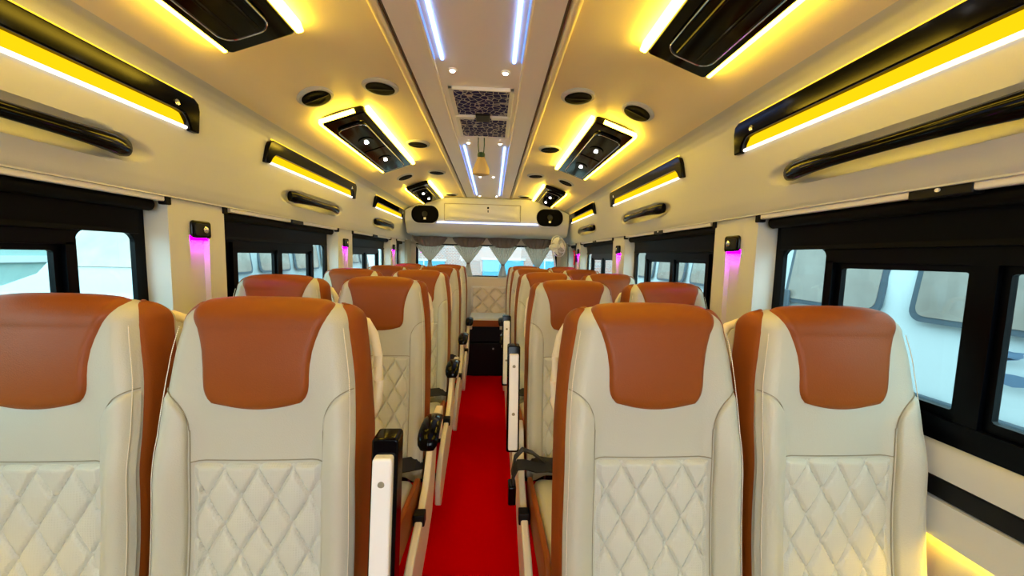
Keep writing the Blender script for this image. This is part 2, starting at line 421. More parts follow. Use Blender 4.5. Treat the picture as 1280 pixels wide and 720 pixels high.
def puff(s, t, hmax, es=0.10, et=0.06, open_top=False):
    e = min(1, s / es, (1 - s) / es, t / et, 1 if open_top else (1 - t) / et)
    return -0.004 + (hmax + 0.004) * (1 - (1 - max(0, e)) ** 2.2)
def mesh_core():
    m = MB(); nu, nb, nv = 33, 13, 44
    rows = []
    for j in range(nv):
        v = VR * j / (nv - 1)
        rows.append([P(-1 + 2 * i / (nu - 1), v) for i in range(nu)] + [Bk(1 - 2 * i / (nb - 1), v) for i in range(nb)])
    n = nu + nb
    vs = [p for r in rows for p in r]
    fs = [(j * n + i, j * n + (i + 1) % n, (j + 1) * n + (i + 1) % n, (j + 1) * n + i) for j in range(nv - 1) for i in range(n)]
    fs.append(tuple(range(n - 1, -1, -1)))
    return m.add(vs, fs)
def hp_half(z):
    h = float(np.interp(z, [1.05, 1.08, 1.11, 1.13, 1.15], [0.1, 0.101, 0.105, 0.110, 0.117]))
    if z < 1.05: q = (1.05 - z) / 0.046; h = 0.1 - 0.040 * (1 - max(0, 1 - min(1, q) ** 2.3) ** (1 / 2.3))
    return h
def mesh_head():
    m = MB(); v0 = zv(1.004)
    def f(s, t):
        tt = t ** 1.0; v = v0 + (VR * 0.999 - v0) * tt
        z, a = vz(v); uh = hp_half(z) / hwv(v) if z is not None else lerp(0.117 / 0.157, 0.955, math.sin(a) ** 1.2)
        u = uh * (2 * s - 1)
        # the lower edge sags a little
        vv = v - 0.016 * (1 - (2 * s - 1) ** 2) * (1 - min(1, t / 0.2))
        return Pn(u, vv, puff(s, t, 0.007, 0.07, 0.05, True))
    return m.grid(f, 37, 50)
def mesh_quilt():
    m = MB(); z0, z1 = 0.44, 0.892
    def f(s, t):
        z = lerp(z0, z1, t); v = zv(z); xh = 0.121; x = xh * (2 * s - 1); u = x / hw_(z)
        A = abs(math.sin(PI * (x / 0.064 + z / 0.110))); B = abs(math.sin(PI * (x / 0.064 - z / 0.110)))
        q = (min(1, A * 3.0) * min(1, B * 3.0)) ** 0.5 * (0.7 + 0.3 * A * B)
        e = min(1, s / 0.04, (1 - s) / 0.04, t / 0.02, (1 - t) / 0.02)
        return Pn(u, v, -0.003 + e * (0.002 + 0.0115 * q))
    return m.grid(f, 97, 161)
def mesh_bolster(sd):
    m = MB()
    def f(s, t):
        zt = 0.958 + 0.074 * math.sqrt(max(0, 1 - (1 - s) ** 2)); z = lerp(0.44, zt, t); v = zv(z)
        u = sd * lerp(0.1245 / hw_(z), 0.999, s)
        e = min(1, s / 0.16, t / 0.03, (1 - t) / 0.025)
        return Pn(u, v, -0.004 + (0.004 + 0.0075 * (1 - 0.75 * s ** 3)) * (1 - (1 - max(0, e)) ** 2.4))
    return m.grid(f, 25, 90)
def mesh_side(sd):
    m = MB()
    def f(s, t):
        v = VR * 0.995 * t; a = P(sd, v); b = Bk(sd, v); q = a.lerp(b, s)
        wob = (0.002 + 0.004 * sm((v - 0.4) / 0.4)) * math.sin(PI * s) + 0.002 - 0.006 * (1 - min(1, min(s, 1 - s) / 0.05))
        return (q.x + sd * wob, q.y, q.z + (0.003 if v > 1 else 0) * (v - 1) / 0.35)
    return m.grid(f, 11, 50)
def mesh_shell():
    m = MB()
    def f(s, t):
        v = 0.93 * t; u = -0.96 + 1.92 * s; p = Bk(u, v); e = min(1, s / 0.06, (1 - s) / 0.06, t / 0.04, (1 - t) / 0.04)
        return (p.x, p.y - 0.002 + 0.012 * sm(e), p.z)
    return m.grid(f, 21, 40)
def line_mesh(us, zs, r, h=0.0025):
    return MB().tube([Pn(u, zv(z), h) for u, z in zip(us, zs)], r, 6)
def cushion_mesh():
    m = MB()
    def f(a, b):
        # superellipsoid-like cushion, front edge rolled
        th = 2 * PI * a; ph = -PI / 2 + PI * b
        def se(c, e): return math.copysign(abs(c) ** e, c)
        x = 0.172 * se(math.cos(ph), 0.35) * se(math.cos(th), 0.28); y = 0.245 * se(math.cos(ph), 0.35) * se(math.sin(th), 0.28); z = 0.065 * se(math.sin(ph), 0.5)
        z += 0.010 * sm((abs(x) - 0.09) / 0.07) * (1 if z > 0 else 0) - 0.03 * (y / 0.245 > 0) * 0
        return (x, y - 0.375, z + 0.415 - 0.06 * (y / 0.5))
    return m.grid(f, 56, 28, closed_u=True)
def cushion_side_mesh(sd):
    poly = rrect(-0.615, -0.125, 0.362, 0.486, 0.05)
    m = MB().prism(poly, lambda p, q, d: (d, p, q - 0.06 * ((p + 0.375) / 0.5)), sd * 0.168, sd * 0.186)
    return m
MESHC = {}
def inst(key, builder, name, m, parent, **kw):
    """share mesh data between seats"""
    if key not in MESHC:
        o = builder().build(name, m, parent, **kw); MESHC[key] = o; return o
    o = MESHC[key].copy(); C.objects.link(o); o.name = name; o.parent = parent
    return o
def make_seat(aisle, arm, belt):
    """aisle: +1/-1 the side of the seat the aisle is on; arm: None, 'down', 'up'"""
    t = thing('bus_seat', 'seat', 'seat')
    k = aisle
    bk = inst('core', mesh_core, 'backrest', CREAM, t)
    inst('head', mesh_head, 'headrest_panel', BROWN, bk)
    inst('quilt', mesh_quilt, 'quilted_panel', QUILT, bk)
    for sd in (-1, 1):
        inst('bol%d' % sd, lambda: mesh_bolster(sd), 'side_bolster', CREAM, bk)
        inst('side%d' % sd, lambda: mesh_side(sd), 'side_panel', BROWN, bk)
        inst('st%d' % sd, lambda: line_mesh([sd * 0.955] * 50, [0.45 + 0.7 * i / 49 for i in range(50)], 0.0008, 0.0055), 'stitching', STITCH, bk)
    inst('seam', lambda: line_mesh([-0.68 + 1.36 * i / 20 for i in range(21)], [0.895] * 21, 0.0011, 0.0008), 'seam', SEAMM, bk)
    for sd in (-1, 1):
        inst('bs%d' % sd, lambda: MB().tube([Pn(sd * 0.1235 / hw_(z), zv(z), 0.0008) for z in [0.45 + 0.505 * i / 20 for i in range(21)]] + [Pn(sd * lerp(0.1245 / hw_(z), 0.995, q), zv(z), 0.0008) for q, z in [((i / 18) ** 2, 0.958 + 0.074 * math.sqrt(1 - (1 - (i / 18) ** 2) ** 2)) for i in range(19)]], 0.0010, 6), 'seam', SEAMM, bk)
    inst('shell', mesh_shell, 'back_shell', PLAST, bk)
    # grab handle: a cream hoop on the aisle shoulder
    hp = [(k * x, y, z) for x, y, z in ((0.110, 0.095, 1.150), (0.130, 0.112, 1.152), (0.152, 0.122, 1.140), (0.168, 0.125, 1.11), (0.177, 0.125, 1.06), (0.180, 0.122, 1.0), (0.178, 0.118, 0.95), (0.170, 0.112, 0.92), (0.150, 0.100, 0.91))]
    inst('grab%d' % k, lambda: MB().tube(hp, 0.011, 12), 'grab_handle', PLAST, t)
    cu = inst('cush', cushion_mesh, 'cushion', CREAM, t)
    for sd in (-1, 1): inst('cs%d' % sd, lambda: cushion_side_mesh(sd), 'cushion_side', BROWN, cu, bevel=0.007)
    # underframe with two pedestal legs
    inst('uf', lambda: MB().box(-0.15, 0.15, -0.56, -0.14, 0.305, 0.345), 'seat_frame', MATTE, t, bevel=0.006)
    for yy in (-0.5, -0.2): inst('leg%.1f' % yy, lambda: MB().prism([(-0.14, 0.0), (0.14, 0.0), (0.14, 0.02), (0.06, 0.05), (0.05, 0.31), (-0.05, 0.31), (-0.06, 0.05), (-0.14, 0.02)], lambda p, q, d: (p, d, q), yy - 0.03, yy + 0.03), 'leg', MATTE, t, bevel=0.004)
    if arm:
        # moulded ivory side shield with the recliner buttons
        poly = [(-0.02, 0.62), (0.02, 0.60), (0.035, 0.53), (0.0, 0.44), (-0.03, 0.35), (-0.09, 0.27), (-0.2, 0.22), (-0.42, 0.16), (-0.56, 0.10), (-0.60, 0.13), (-0.60, 0.22), (-0.54, 0.30), (-0.42, 0.36), (-0.26, 0.40), (-0.15, 0.45), (-0.09, 0.52), (-0.06, 0.60)]
        ss = inst('shield%d' % k, lambda: MB().prism(poly, lambda p, q, d: (d, p, q), k * 0.196, k * 0.222), 'side_shield', PLAST, t, bevel=0.006)
        inst('btn%d' % k, lambda: MB().box(*sorted((k * 0.19, k * 0.229)), -0.30, -0.262, 0.37, 0.412), 'recliner_button', MATTE, ss, bevel=0.004)
        inst('hub%d' % k, lambda: MB().lathe([(0.008, 0), (0.022, 0.0), (0.022, k * 0.012), (0.006, k * 0.014)], (k * 0.222, -0.012, 0.575), 'x', 20), 'pivot_cap', MATTE, ss)
        AX = k * 0.243
        if arm == 'down':
            pts = [(-0.07, 0.652), (-0.09, 0.668), (-0.12, 0.678), (-0.16, 0.684), (-0.20, 0.685), (-0.235, 0.680), (-0.262, 0.668), (-0.275, 0.650), (-0.278, 0.634)]
            AX = k * 0.234
            ar = inst('armd%d' % k, lambda: MB().tube([(AX, a, b) for a, b in pts], [0.011, 0.0135, 0.0145, 0.015, 0.0155, 0.016, 0.016, 0.0145, 0.010], 24, flat=2.3, upv=(1, 0, 0)), 'armrest', BLACK, t)
            pl = [(0.012, 0.67), (0.02, 0.61), (-0.0, 0.545), (-0.04, 0.55), (-0.08, 0.60), (-0.13, 0.65), (-0.17, 0.672), (-0.08, 0.672)]
            inst('armb%d' % k, lambda: MB().prism(pl, lambda p, q, d: (d, p, q), AX - 0.014, AX + 0.014), 'armrest_bracket', PLAST, ar, bevel=0.004)
        else:
            def slab(y0, y1, x, z0, z1, r):
                return MB().prism(rrect(-x, x, z0, z1, r), lambda p, q, d: (AX + p, d - 0.14 * (0.95 - q), q), y0, y1)
            ar = inst('armu%d' % k, lambda: slab(-0.045, 0.0, 0.0255, 0.525, 0.942, 0.008), 'armrest', BLACK, t, bevel=0.004)
            inst('armi%d' % k, lambda: slab(-0.062, -0.04, 0.0185, 0.54, 0.912, 0.006), 'armrest_insert', WHITE, ar, bevel=0.004)
            for zz in (0.865, 0.68): inst('scr%d%.2f' % (k, zz), lambda: MB().lathe([(0.003, 0), (0.0065, -0.001), (0.0065, -0.004), (0.003, -0.005)], (AX, -0.0585 - 0.14 * (0.95 - zz), zz), 'y', 14), 'screw', SEAMM, ar)
    if belt:
        inst('belt%d%s' % (k, bool(arm)), lambda: MB().ribbon([(k * (0.186 if arm else 0.175), -0.09, 0.48), (k * 0.165, -0.13, 0.50), (k * 0.10, -0.155, 0.502), (0.0, -0.15, 0.50), (-k * 0.10, -0.15, 0.503), (-k * 0.165, -0.13, 0.50)], 0.06, 0.006, (0, 0.75, 0.35)), 'seat_belt', WEB, t)
    if belt == 'loop':
        b = inst('bloop%d' % k, lambda: MB().ribbon([(k * 0.10, -0.17, 0.505), (k * 0.16, -0.20, 0.52), (k * 0.205, -0.22, 0.545), (k * 0.232, -0.23, 0.55), (k * 0.246, -0.235, 0.525), (k * 0.25, -0.24, 0.47), (k * 0.245, -0.245, 0.43)], 0.046, 0.006, (0, 1, 0.25)), 'belt_loop', WEB, t)
        inst('bloop2%d' % k, lambda: MB().ribbon([(k * 0.12, -0.15, 0.51), (k * 0.17, -0.16, 0.555), (k * 0.21, -0.17, 0.575), (k * 0.238, -0.18, 0.55), (k * 0.25, -0.2, 0.50)], 0.04, 0.006, (0, 1, -0.2)), 'belt_loop', WEB, t)
        inst('buck%d' % k, lambda: MB().box(*sorted((k * 0.238, k * 0.266)), -0.27, -0.215, 0.42, 0.49), 'buckle', BLACK, b, bevel=0.006)
    return t
XA, XW = 0.391, 0.792
ROWS = [0.73, 1.47, 2.21, 2.95, 3.69]
ARM = {(-1, 0): 'up', (-1, 1): 'down', (-1, 2): 'down', (-1, 3): 'down', (-1, 4): 'down', (1, 0): None, (1, 1): 'up', (1, 2): 'up', (1, 3): 'down', (1, 4): 'down'}
for r in range(5):
    for s in (-1, 1):
        st = make_seat(-s, ARM[(s, r)], 'loop' if (s, r) == (1, 1) else ('flat' if r > 0 else None))
        st.location = (s * XA, ROWS[r], 0)
        extra = {('up', 0): 'with the white underside of its raised armrest facing us', ('down', 0): 'with a quilted back'}.get((ARM[(s, r)], 0 if r == 0 else 1))
        if r == 0: lab = 'front cream and brown leather seat beside the aisle, %s of the red carpet' % SIDE[s]
        elif (s, r) == (1, 1): lab = 'cream and brown aisle seat with black belt and buckle over its cushion'
        elif r == 4: lab = 'brown-topped cream aisle seat in the last row by the rear bench, %s of the carpet' % SIDE[s]
        else: lab = 'cream and brown leather aisle seat, %s row back, %s of the red carpet' % (ORD[r], SIDE[s])
        tag(st, lab, 'seat', 'leather seats in rows')
        sw = make_seat(-s, None, 'flat' if r > 0 else None); sw.location = (s * XW, ROWS[r], 0)
        tag(sw, 'cream and brown leather window seat, %s row, against the %s wall of the bus' % (ORD[r], SIDE[s]), 'seat', 'leather seats in rows')

# rear centre bench seat facing down the aisle, black step box below
t = thing('bench_seat', 'low middle seat at the end of the aisle with quilted beige back and brown front', 'seat', (0.02, 3.78, 0))
o = MB().prism(rrect(0.0, 0.40, 0.575, 0.645, 0.02), lambda p, q, d: (d, p, q), -0.2, 0.2).build('cushion', PANEL, t, bevel=0.008)
MB().box(-0.198, 0.198, -0.006, 0.012, 0.555, 0.622).build('cushion_front', BROWN, o, bevel=0.004)
def qb(a, b):
    x = lerp(-0.2, 0.2, a); z = lerp(0.63, 0.945, b)
    A = abs(math.sin(PI * (x / 0.16 + z / 0.17))); B = abs(math.sin(PI * (x / 0.16 - z / 0.17)))
    e = min(1, a / 0.04, (1 - a) / 0.04, b / 0.04, (1 - b) / 0.04)
    return (x, 0.40 - e * (0.006 + 0.022 * (min(1, 2.2 * A) * min(1, 2.2 * B)) ** 0.7), z)
bb = MB().box(-0.21, 0.21, 0.395, 0.48, 0.57, 0.95).build('backrest', BEIGE, t, bevel=0.01)
MB().grid(qb, 60, 50).build('quilted_panel', BEIGE, bb)
t = thing('step_box', 'black box across the end of the red carpet under the rear bench seat', 'box', (0.02, 3.845, 0))
MB().box(-0.34, 0.34, 0.0, 0.40, 0.0, 0.36).build('lower_box', MATTE, t, bevel=0.008)
MB().box(-0.34, 0.34, 0.03, 0.40, 0.364, 0.553).build('upper_box', MATTE, t, bevel=0.008)
MB().lathe([(0.004, 0), (0.010, 0), (0.010, -0.006), (0.004, -0.008)], (0.06, 0.0, 0.30), 'y', 14).build('knob', ALU, t)

# ------------------------------------------------------------------ ceiling fittings
# air conditioning consoles on the sloping edge of the ceiling
CONS = [(0.14, 1.02), (1.525, 2.36), (2.95, 3.69)]
AXI, AZI, AXO, AZO = 0.462, 1.893, 0.650, 1.826
ang = math.atan2(AZI - AZO, AXO - AXI); LEN = math.hypot(AXO - AXI, AZI - AZO)
for s in (-1, 1):
    for k, (a, b) in enumerate(CONS):
        L = b - a
        def pl(p, q, d, s=s, a=a):                     # p across (0..LEN), q along, d below the ceiling
            x = AXI + p * math.cos(ang) - d * math.sin(ang); z = AZI - p * math.sin(ang) - d * math.cos(ang)
            return (s * x, a + q, z)
        where = ['nearest the camera', 'in the middle of the three', 'farthest back by the speaker'][k]
        t = thing('air_conditioning_console', 'glossy black ceiling console with glowing edges, %s side, %s' % (SIDE[s], where), 'ceiling console', (0, 0, 0), 'glossy black consoles along the ceiling')
        MB().prism(rrect(0.012, LEN - 0.008, 0, L, 0.014), pl, -0.004, 0.026).build('housing', BLACK, t, bevel=0.006)
        be = MB().prism(rrect(0.045, LEN - 0.03, 0.07, L - 0.05, 0.035), pl, 0.02, 0.036).build('louvre_panel', BLACK, t, bevel=0.008)
        out = rrect(0.047, LEN - 0.032, 0.072, L - 0.052, 0.035)
        MB().tube([pl(p, q, 0.0345) for p, q in out], 0.0017, 6, closed=True).build('chrome_edge', CHROME, be)
        if k == 0:
            for p in (0.075, 0.13): MB().tube([pl(p, 0.09, 0.036), pl(p, L - 0.07, 0.036)], 0.005, 8).build('ridge', BLACK, be)
        else:
            for q in (0.30, 0.66):
                cx_, cz_ = LEN * 0.52, q * L
                MB().prism([(cx_ + 0.034 * math.cos(i * PI / 12), cz_ + 0.046 * math.sin(i * PI / 12)) for i in range(24)], pl, 0.034, 0.040).build('vent_eye', BLACK, be, bevel=0.002)
                MB().prism([(cx_ + 0.009 * math.cos(i * PI / 8), cz_ + 0.011 * math.sin(i * PI / 8)) for i in range(16)], pl, 0.037, 0.046).build('spot_lamp', LEDWS, be)
            MB().prism(rrect(0.052, LEN - 0.038, L * 0.45, L * 0.5, 0.01), pl, 0.034, 0.039).build('louvre_bar', BLACK, be, bevel=0.002)
        MB().prism(rrect(-0.010, 0.010, 0.002, L - 0.004, 0.006), pl, 0.004, 0.030).build('light_strip', LEDY, t, bevel=0.003)
        MB().prism(rrect(LEN - 0.008, LEN + 0.004, 0.0, L - 0.004, 0.005), pl, 0.006, 0.022).build('light_strip', LEDYT, t, bevel=0.003)
        if k < 2: MB().prism(rrect(0.05, LEN - 0.004, -0.010, -0.002, 0.003), pl, 0.006, 0.020).build('light_strip', LEDYB if k == 0 else LEDYT, t)
# round air outlets
for s in (-1, 1):
    lst = [(0.36, 1.375, 'inner of the front pair'), (0.592, 1.385, 'outer of the front pair'), (0.36, 2.03, 'single one beside the middle console'), (0.36, 2.69, 'inner of the rear pair'), (0.588, 2.70, 'outer of the rear pair'), (0.36, 3.63, 'single one beside the rear console')]
    for x, y, w in lst:
        z = ceil_z(x); sl = 0.0 if x < 0.4 else -math.atan((ceil_z(x - 0.02) - ceil_z(x + 0.02)) / 0.04)
        t = thing('air_outlet', 'round black ceiling air outlet, %s half, %s' % (SIDE[s], w), 'air outlet', (s * x, y, z), 'round outlets in the ceiling')
        t.rotation_euler = (0, s * -sl, 0)
        MB().lathe([(0.050, 0.004), (0.064, 0.002), (0.064, -0.004), (0.058, -0.010), (0.050, -0.010)], (0, 0, 0), 'z', 32).build('ring', PANEL, t)
        d = MB().lathe([(0.050, -0.002), (0.050, -0.0112), (0.046, -0.0125), (0.030, -0.0125), (0.026, -0.0115), (0.012, -0.012)], (0, 0, 0), 'z', 32).build('outlet_face', SPK, t)
        MB().box(-0.046, 0.046, -0.002, 0.002, -0.0138, -0.012).build('vane', MATTE, d)
# blue-white light bars
for s in (-1, 1):
    for (a, b, w) in ((0.30, 1.155, 'near the camera'), (2.01, 3.57, 'past the hanging bag')):
        t = thing('ceiling_light_bar', 'blue-white light bar in the centre ceiling, %s, %s side' % (w, SIDE[s]), 'light', (s * 0.109, (a + b) / 2, 1.893), 'blue-white bars in the centre ceiling')
        h = (b - a) / 2
        MB().box(-0.0048, 0.0048, -h, h, -0.006, 0.0).build('diffuser', LEDB, t, bevel=0.002)
        MB().box(*sorted((s * 0.0215, s * 0.0235)), -h, h, -0.003, 0.0).build('lit_bead_line', BEADG, t)  # glowing line stands for the bead lit blue by the bar
for s in (-1, 1):
    for (x, y, w) in ((0.085, 1.218, 'in front of the patterned hatch'), (0.083, 1.955, 'just behind the patterned hatch'), (0.048, 2.76, 'between the far light bars'), (0.083, 3.63, 'at the far end of the centre ceiling')):
        t = thing('downlight', 'tiny white ceiling downlight %s, %s one' % (w, SIDE[s]), 'light', (s * x, y, 1.893), 'tiny downlights in the centre ceiling')
        MB().lathe([(0.008, 0.0), (0.0145, 0.0), (0.0145, -0.004), (0.0085, -0.005)], (0, 0, 0), 'z', 20).build('bezel', WHITE, t)
        MB().lathe([(0.0075, -0.002), (0.0075, -0.0062), (0.005, -0.0075)], (0, 0, 0), 'z', 20).build('lamp', LEDW, t)
# patterned roof hatch and the bag hanging under it
t = thing('roof_hatch', 'silver-framed ceiling hatch with dark blue pierced pattern in the centre panel', 'hatch', (0.003, 1.575, 1.893))
def frm(x, y0, y1, w):
    m = MB(); m.box(-x, x, y0, y0 + w * 0.5, -0.012, 0); m.box(-x, x, y1 - w * 0.5, y1, -0.012, 0); m.box(-x, -x + w, y0, y1, -0.012, 0); m.box(x - w, x, y0, y1, -0.012, 0); return m
for (y0, y1) in ((-0.247, -0.004), (0.004, 0.262)):
    f_ = frm(0.117, y0, y1, 0.016).build('grille_frame', ALU, t, bevel=0.002)
    MB().box(-0.104, 0.104, y0 + 0.006, y1 - 0.006, -0.008, -0.001).build('grille', GRILLE, f_)
for s in (-1, 1): MB().box(*sorted((s * 0.035, s * 0.112)), -0.012, 0.014, -0.018, -0.008).build('latch_bar', ALU, t, bevel=0.003)
MB().box(-0.03, 0.03, -0.03, 0.045, -0.016, -0.006).build('latch', MATTE, t, bevel=0.003)
t = thing('hanging_bag', 'small beige cloth bag hanging on dark strings from the ceiling hatch', 'bag', (-0.012, 1.86, 1.70))
for dx in (-0.014, 0.014): MB().tube([(dx, -0.02, 0.19), (dx * 1.1, -0.01, 0.15), (dx * 0.8, 0, 0.105)], 0.0028, 8).build('string', GREEN, t)
MB().lathe([(0.006, 0.118), (0.017, 0.113), (0.019, 0.105), (0.018, 0.094), (0.008, 0.090)], (0, 0, 0), 'z', 18).build('tie', GREEN, t)
def bagf(a, b):
    th = 2 * PI * a; r = float(np.interp(b, [0, 0.08, 0.3, 0.6, 0.85, 1.0], [0.004, 0.042, 0.042, 0.031, 0.02, 0.014])); r *= 1 + 0.10 * math.cos(7 * th) * b
    return (r * math.cos(th), 0.6 * r * math.sin(th), 0.0 + 0.098 * b)
MB().grid(bagf, 42, 24, closed_u=True).build('pouch', BAGM, t)

# ------------------------------------------------------------------ side wall fittings
for s in (-1, 1):
    for k, (a, b) in enumerate(LIGHTS):
        where = ['nearest the camera', 'middle one', 'farthest one, near the speaker'][k]
        t = thing('wall_light', 'black-trimmed yellow trough light on the upper %s wall, %s' % (SIDE[s], where), 'wall light', (0, 0, 0), 'yellow trough lights on the side walls')
        poly = [(a, 1.652), (a + 0.03, 1.652), (a + 0.042, 1.675), (a + 0.058, 1.692), (a + 0.08, 1.695), (b - 0.08, 1.695), (b - 0.058, 1.692), (b - 0.042, 1.675), (b - 0.03, 1.652), (b, 1.652), (b - 0.006, 1.715), (b - 0.014, 1.735), (b - 0.032, 1.744), (a + 0.032, 1.744), (a + 0.014, 1.735), (a + 0.006, 1.715)]
        def pt(p, q, d, s=s): return (s * (wall_x(q) - d), p, q)
        MB().prism(poly, pt, -0.004, 0.016).build('trim', BLACK, t, bevel=0.004, smooth=True)
        MB().lathe([(0.004, 0.0), (0.008, 0.0), (0.008, -s * 0.004), (0.003, -s * 0.005)], (s * (wall_x(1.71) - 0.016), b - 0.09, 1.71), 'x', 14).build('button', CHROME, t)
        MB().tube([pt(a + 0.036, 1.6595, 0.003), pt(b - 0.036, 1.6595, 0.003)], 0.0052, 8).build('light_strip', LEDT, t)
        MB().prism([(a + 0.03, 1.66), (b - 0.03, 1.66), (b - 0.03, 1.73), (a + 0.03, 1.73)], pt, -0.012, -0.009).build('diffuser', LEDD, t, smooth=False)
        MB().tube([pt(a + 0.03, 1.748, 0.004), pt(b - 0.03, 1.748, 0.004)], 0.0028, 6).build('back_light', LEDYB, t)
    for k, (a, b) in enumerate(HANDLES):
        where = ['nearest the camera', 'above the second window', 'farthest back'][k]
        t = thing('wall_grab_handle', 'glossy black grab handle on the upper %s wall, %s' % (SIDE[s], where), 'handle', (s * wall_x(1.553), (a + b) / 2, 1.553), 'black wall grab handles')
        h = (b - a) / 2; N = 22; pts = []; rs = []
        for i in range(N + 1):
            q = -1 + 2 * i / N
            pts.append((-s * (0.034 * (1 - abs(q) ** 3.0) - 0.002), q * h, -0.006 * (1 - q * q) + 0.003)); rs.append(0.0165 + 0.013 * abs(q) ** 2.0 - 0.006 * max(0, abs(q) - 0.96) / 0.04)
        g = MB().tube(pts, rs, 16, flat=0.62, upv=(1, 0, 0)).build('bar', BLACK, t)
    # window blinds
    for k, (a, b) in enumerate(OPEN[:3] + [OPEN[3]]):
        where = ['window nearest the camera', 'second window', 'third window', 'small rear window'][k]
        t = thing('window_blind', 'black roller blind with pale metal rail over the %s, %s wall' % (where, SIDE[s]), 'blind', (s * 0.935, (a + b) / 2, 1.45), 'roller blinds above the side windows')
        h = (b - a) / 2; g = 0.052
        segs = ((-h + 0.03, -g), (g, h - 0.005)) if k < 3 else ((-h + 0.03, h - 0.01),)
        for (p, q) in segs: MB().prism(rrect(-0.008, 0.008, -0.009, 0.009, 0.004), lambda u, v, d: (u, d, v), p, q).build('rail', ALU, t)
        if k < 3: 
            c_ = MB().box(-0.010, 0.016, -g, g, -0.014, 0.011).build('centre_bracket', MATTE, t, bevel=0.003)
            MB().lathe([(0.002, 0), (0.004, 0), (0.004, -s * 0.003), (0.002, -s * 0.003)], (-s * 0.012 + s*0.002, 0.0, 0.0), 'x', 12).build('screw', ALU, c_)
        for q in (-1, 1): MB().box(-0.012, 0.012, q * (h - 0.002) - 0.010, q * (h - 0.002) + 0.010, -0.018, 0.010).build('end_bracket', RUBBER, t, bevel=0.003)
        MB().tube([(s * 0.032, -h + 0.012, -0.020), (s * 0.032, h - 0.02, -0.020)], 0.019, 16).build('roller', RUBBER, t)
        fa = MB()
        fa.grid(lambda u, v: (s * (0.048 + 0.008 * v), lerp(-h + 0.02, h - 0.03, u), lerp(-0.02, -0.098, v)), 12, 8); 
        fa.box(*sorted((s * 0.05, s * 0.058)), -h + 0.02, h - 0.03, -0.108, -0.096)
        fa.build('blind_fabric', BLINDF, t)
    # reading lamps on the pillars
    for k, y in enumerate((1.275, 2.475, 3.655)):
        where = ['nearest', 'second', 'farthest'][k]
        t = thing('reading_lamp', 'small black pillar lamp glowing magenta below, %s on the %s wall' % (where, SIDE[s]), 'lamp', (s * 0.93, y, 1.365), 'magenta pillar lamps')
        MB().prism(rrect(-0.040, 0.040, -0.028, 0.03, 0.010), lambda p, q, d: (-s * d, p, q), 0.0, 0.0105).build('lamp_body', BLACK, t, bevel=0.005)
        MB().prism(rrect(-0.030, 0.030, -0.019, 0.021, 0.008), lambda p, q, d: (-s * d, p, q), 0.009, 0.012).build('lamp_face', MATTE, t, bevel=0.002)
        MB().lathe([(0.011, 0.0), (0.011, -s * 0.004), (0.007, -s * 0.007)], (-s * 0.012, 0.010, 0.001), 'x', 18).build('lens', CHROME, t)
        MB().box(*sorted((s * 0.0135, s * 0.0005)), -0.034, 0.034, -0.034, -0.026).build('glow_strip', LEDM, t)
    # amber strip under the window ledge
    t = thing('ledge_light_strip', 'yellow glowing strip under the window ledge along the %s wall' % SIDE[s], 'light', (s * 0.992, 1.4, 0.7485))
    MB().box(-0.005, 0.005, -2.0, 2.3, -0.005, 0.003).build('strip', emit('led_ledge', (1.0, 0.60, 0.015), 60.0) if s < 0 else MATS['led_ledge'], t)

# ------------------------------------------------------------------ rear overhead cabinet, speakers
t = thing('overhead_cabinet', 'cream overhead cabinet across the back of the bus between two speakers', 'cabinet', (0, YC, 1.6))
def capr(y0):
    return [(0.0, 0.185), (0.0, 0.06), (0.008, 0.034), (0.03, 0.008), (0.06, -0.045), (0.085, -0.07), (0.13, -0.082), (0.35, -0.085), (0.555, -0.085), (0.555, 0.185)]
body = MB(); NX = 49; cp = capr(0); nc = len(cp)
for i in range(NX):
    x = lerp(-0.846, 0.846, i / (NX - 1)); zt = ceil_z(min(abs(x), 0.79)) - 0.006 - 1.6 - 0.03 * max(0, (abs(x) - 0.79) / 0.056)
    body.v += [(x, p, zt if q > 0.15 else q) for p, q in cp]
body.f += [(i * nc + j, i * nc + (j + 1) % nc, (i + 1) * nc + (j + 1) % nc, (i + 1) * nc + j) for i in range(NX - 1) for j in range(nc)]
body.f += [tuple(range(nc)), tuple(range((NX - 1) * nc, NX * nc))]
body = body.build('body', PANEL, t, bevel=0.01)
MB().box(-0.44, 0.33, -0.012, 0.003, 0.055, 0.222).build('door', PANEL, t, bevel=0.006)
d_ = t.children[-1]
MB().tube([(p, -0.013, q) for p, q in rrect(-0.443, 0.333, 0.052, 0.225, 0.008)], 0.0028, 6, closed=True).build('door_gap', SEAMM, d_)
MB().box(-0.42, 0.31, -0.019, -0.010, 0.07, 0.078).build('door_groove', PANEL, d_, bevel=0.003)
def ripple(a, b):
    x = lerp(-0.42, 0.31, a); z = lerp(0.075, 0.215, b); e = min(1, a / 0.05, (1 - a) / 0.05, b / 0.1, (1 - b) / 0.1)
    return (x, -0.0115 - e * (0.004 + 0.004 * math.sin(a * PI * 2 + b * 9)), z)
MB().grid(ripple, 60, 24).build('door_padding', PANEL, d_)
lk = MB().lathe([(0.004, -0.02), (0.011, -0.02), (0.011, -0.026), (0.004, -0.028)], (0.0, 0, 0.19), 'y', 16).build('lock', MATTE, d_)
MB().box(-0.005, 0.005, -0.026, -0.018, 0.145, 0.168).build('catch', MATTE, d_, bevel=0.002)
MB().box(-0.55, 0.55, -0.006, 0.004, 0.030, 0.042).build('light_strip', LEDC, t)
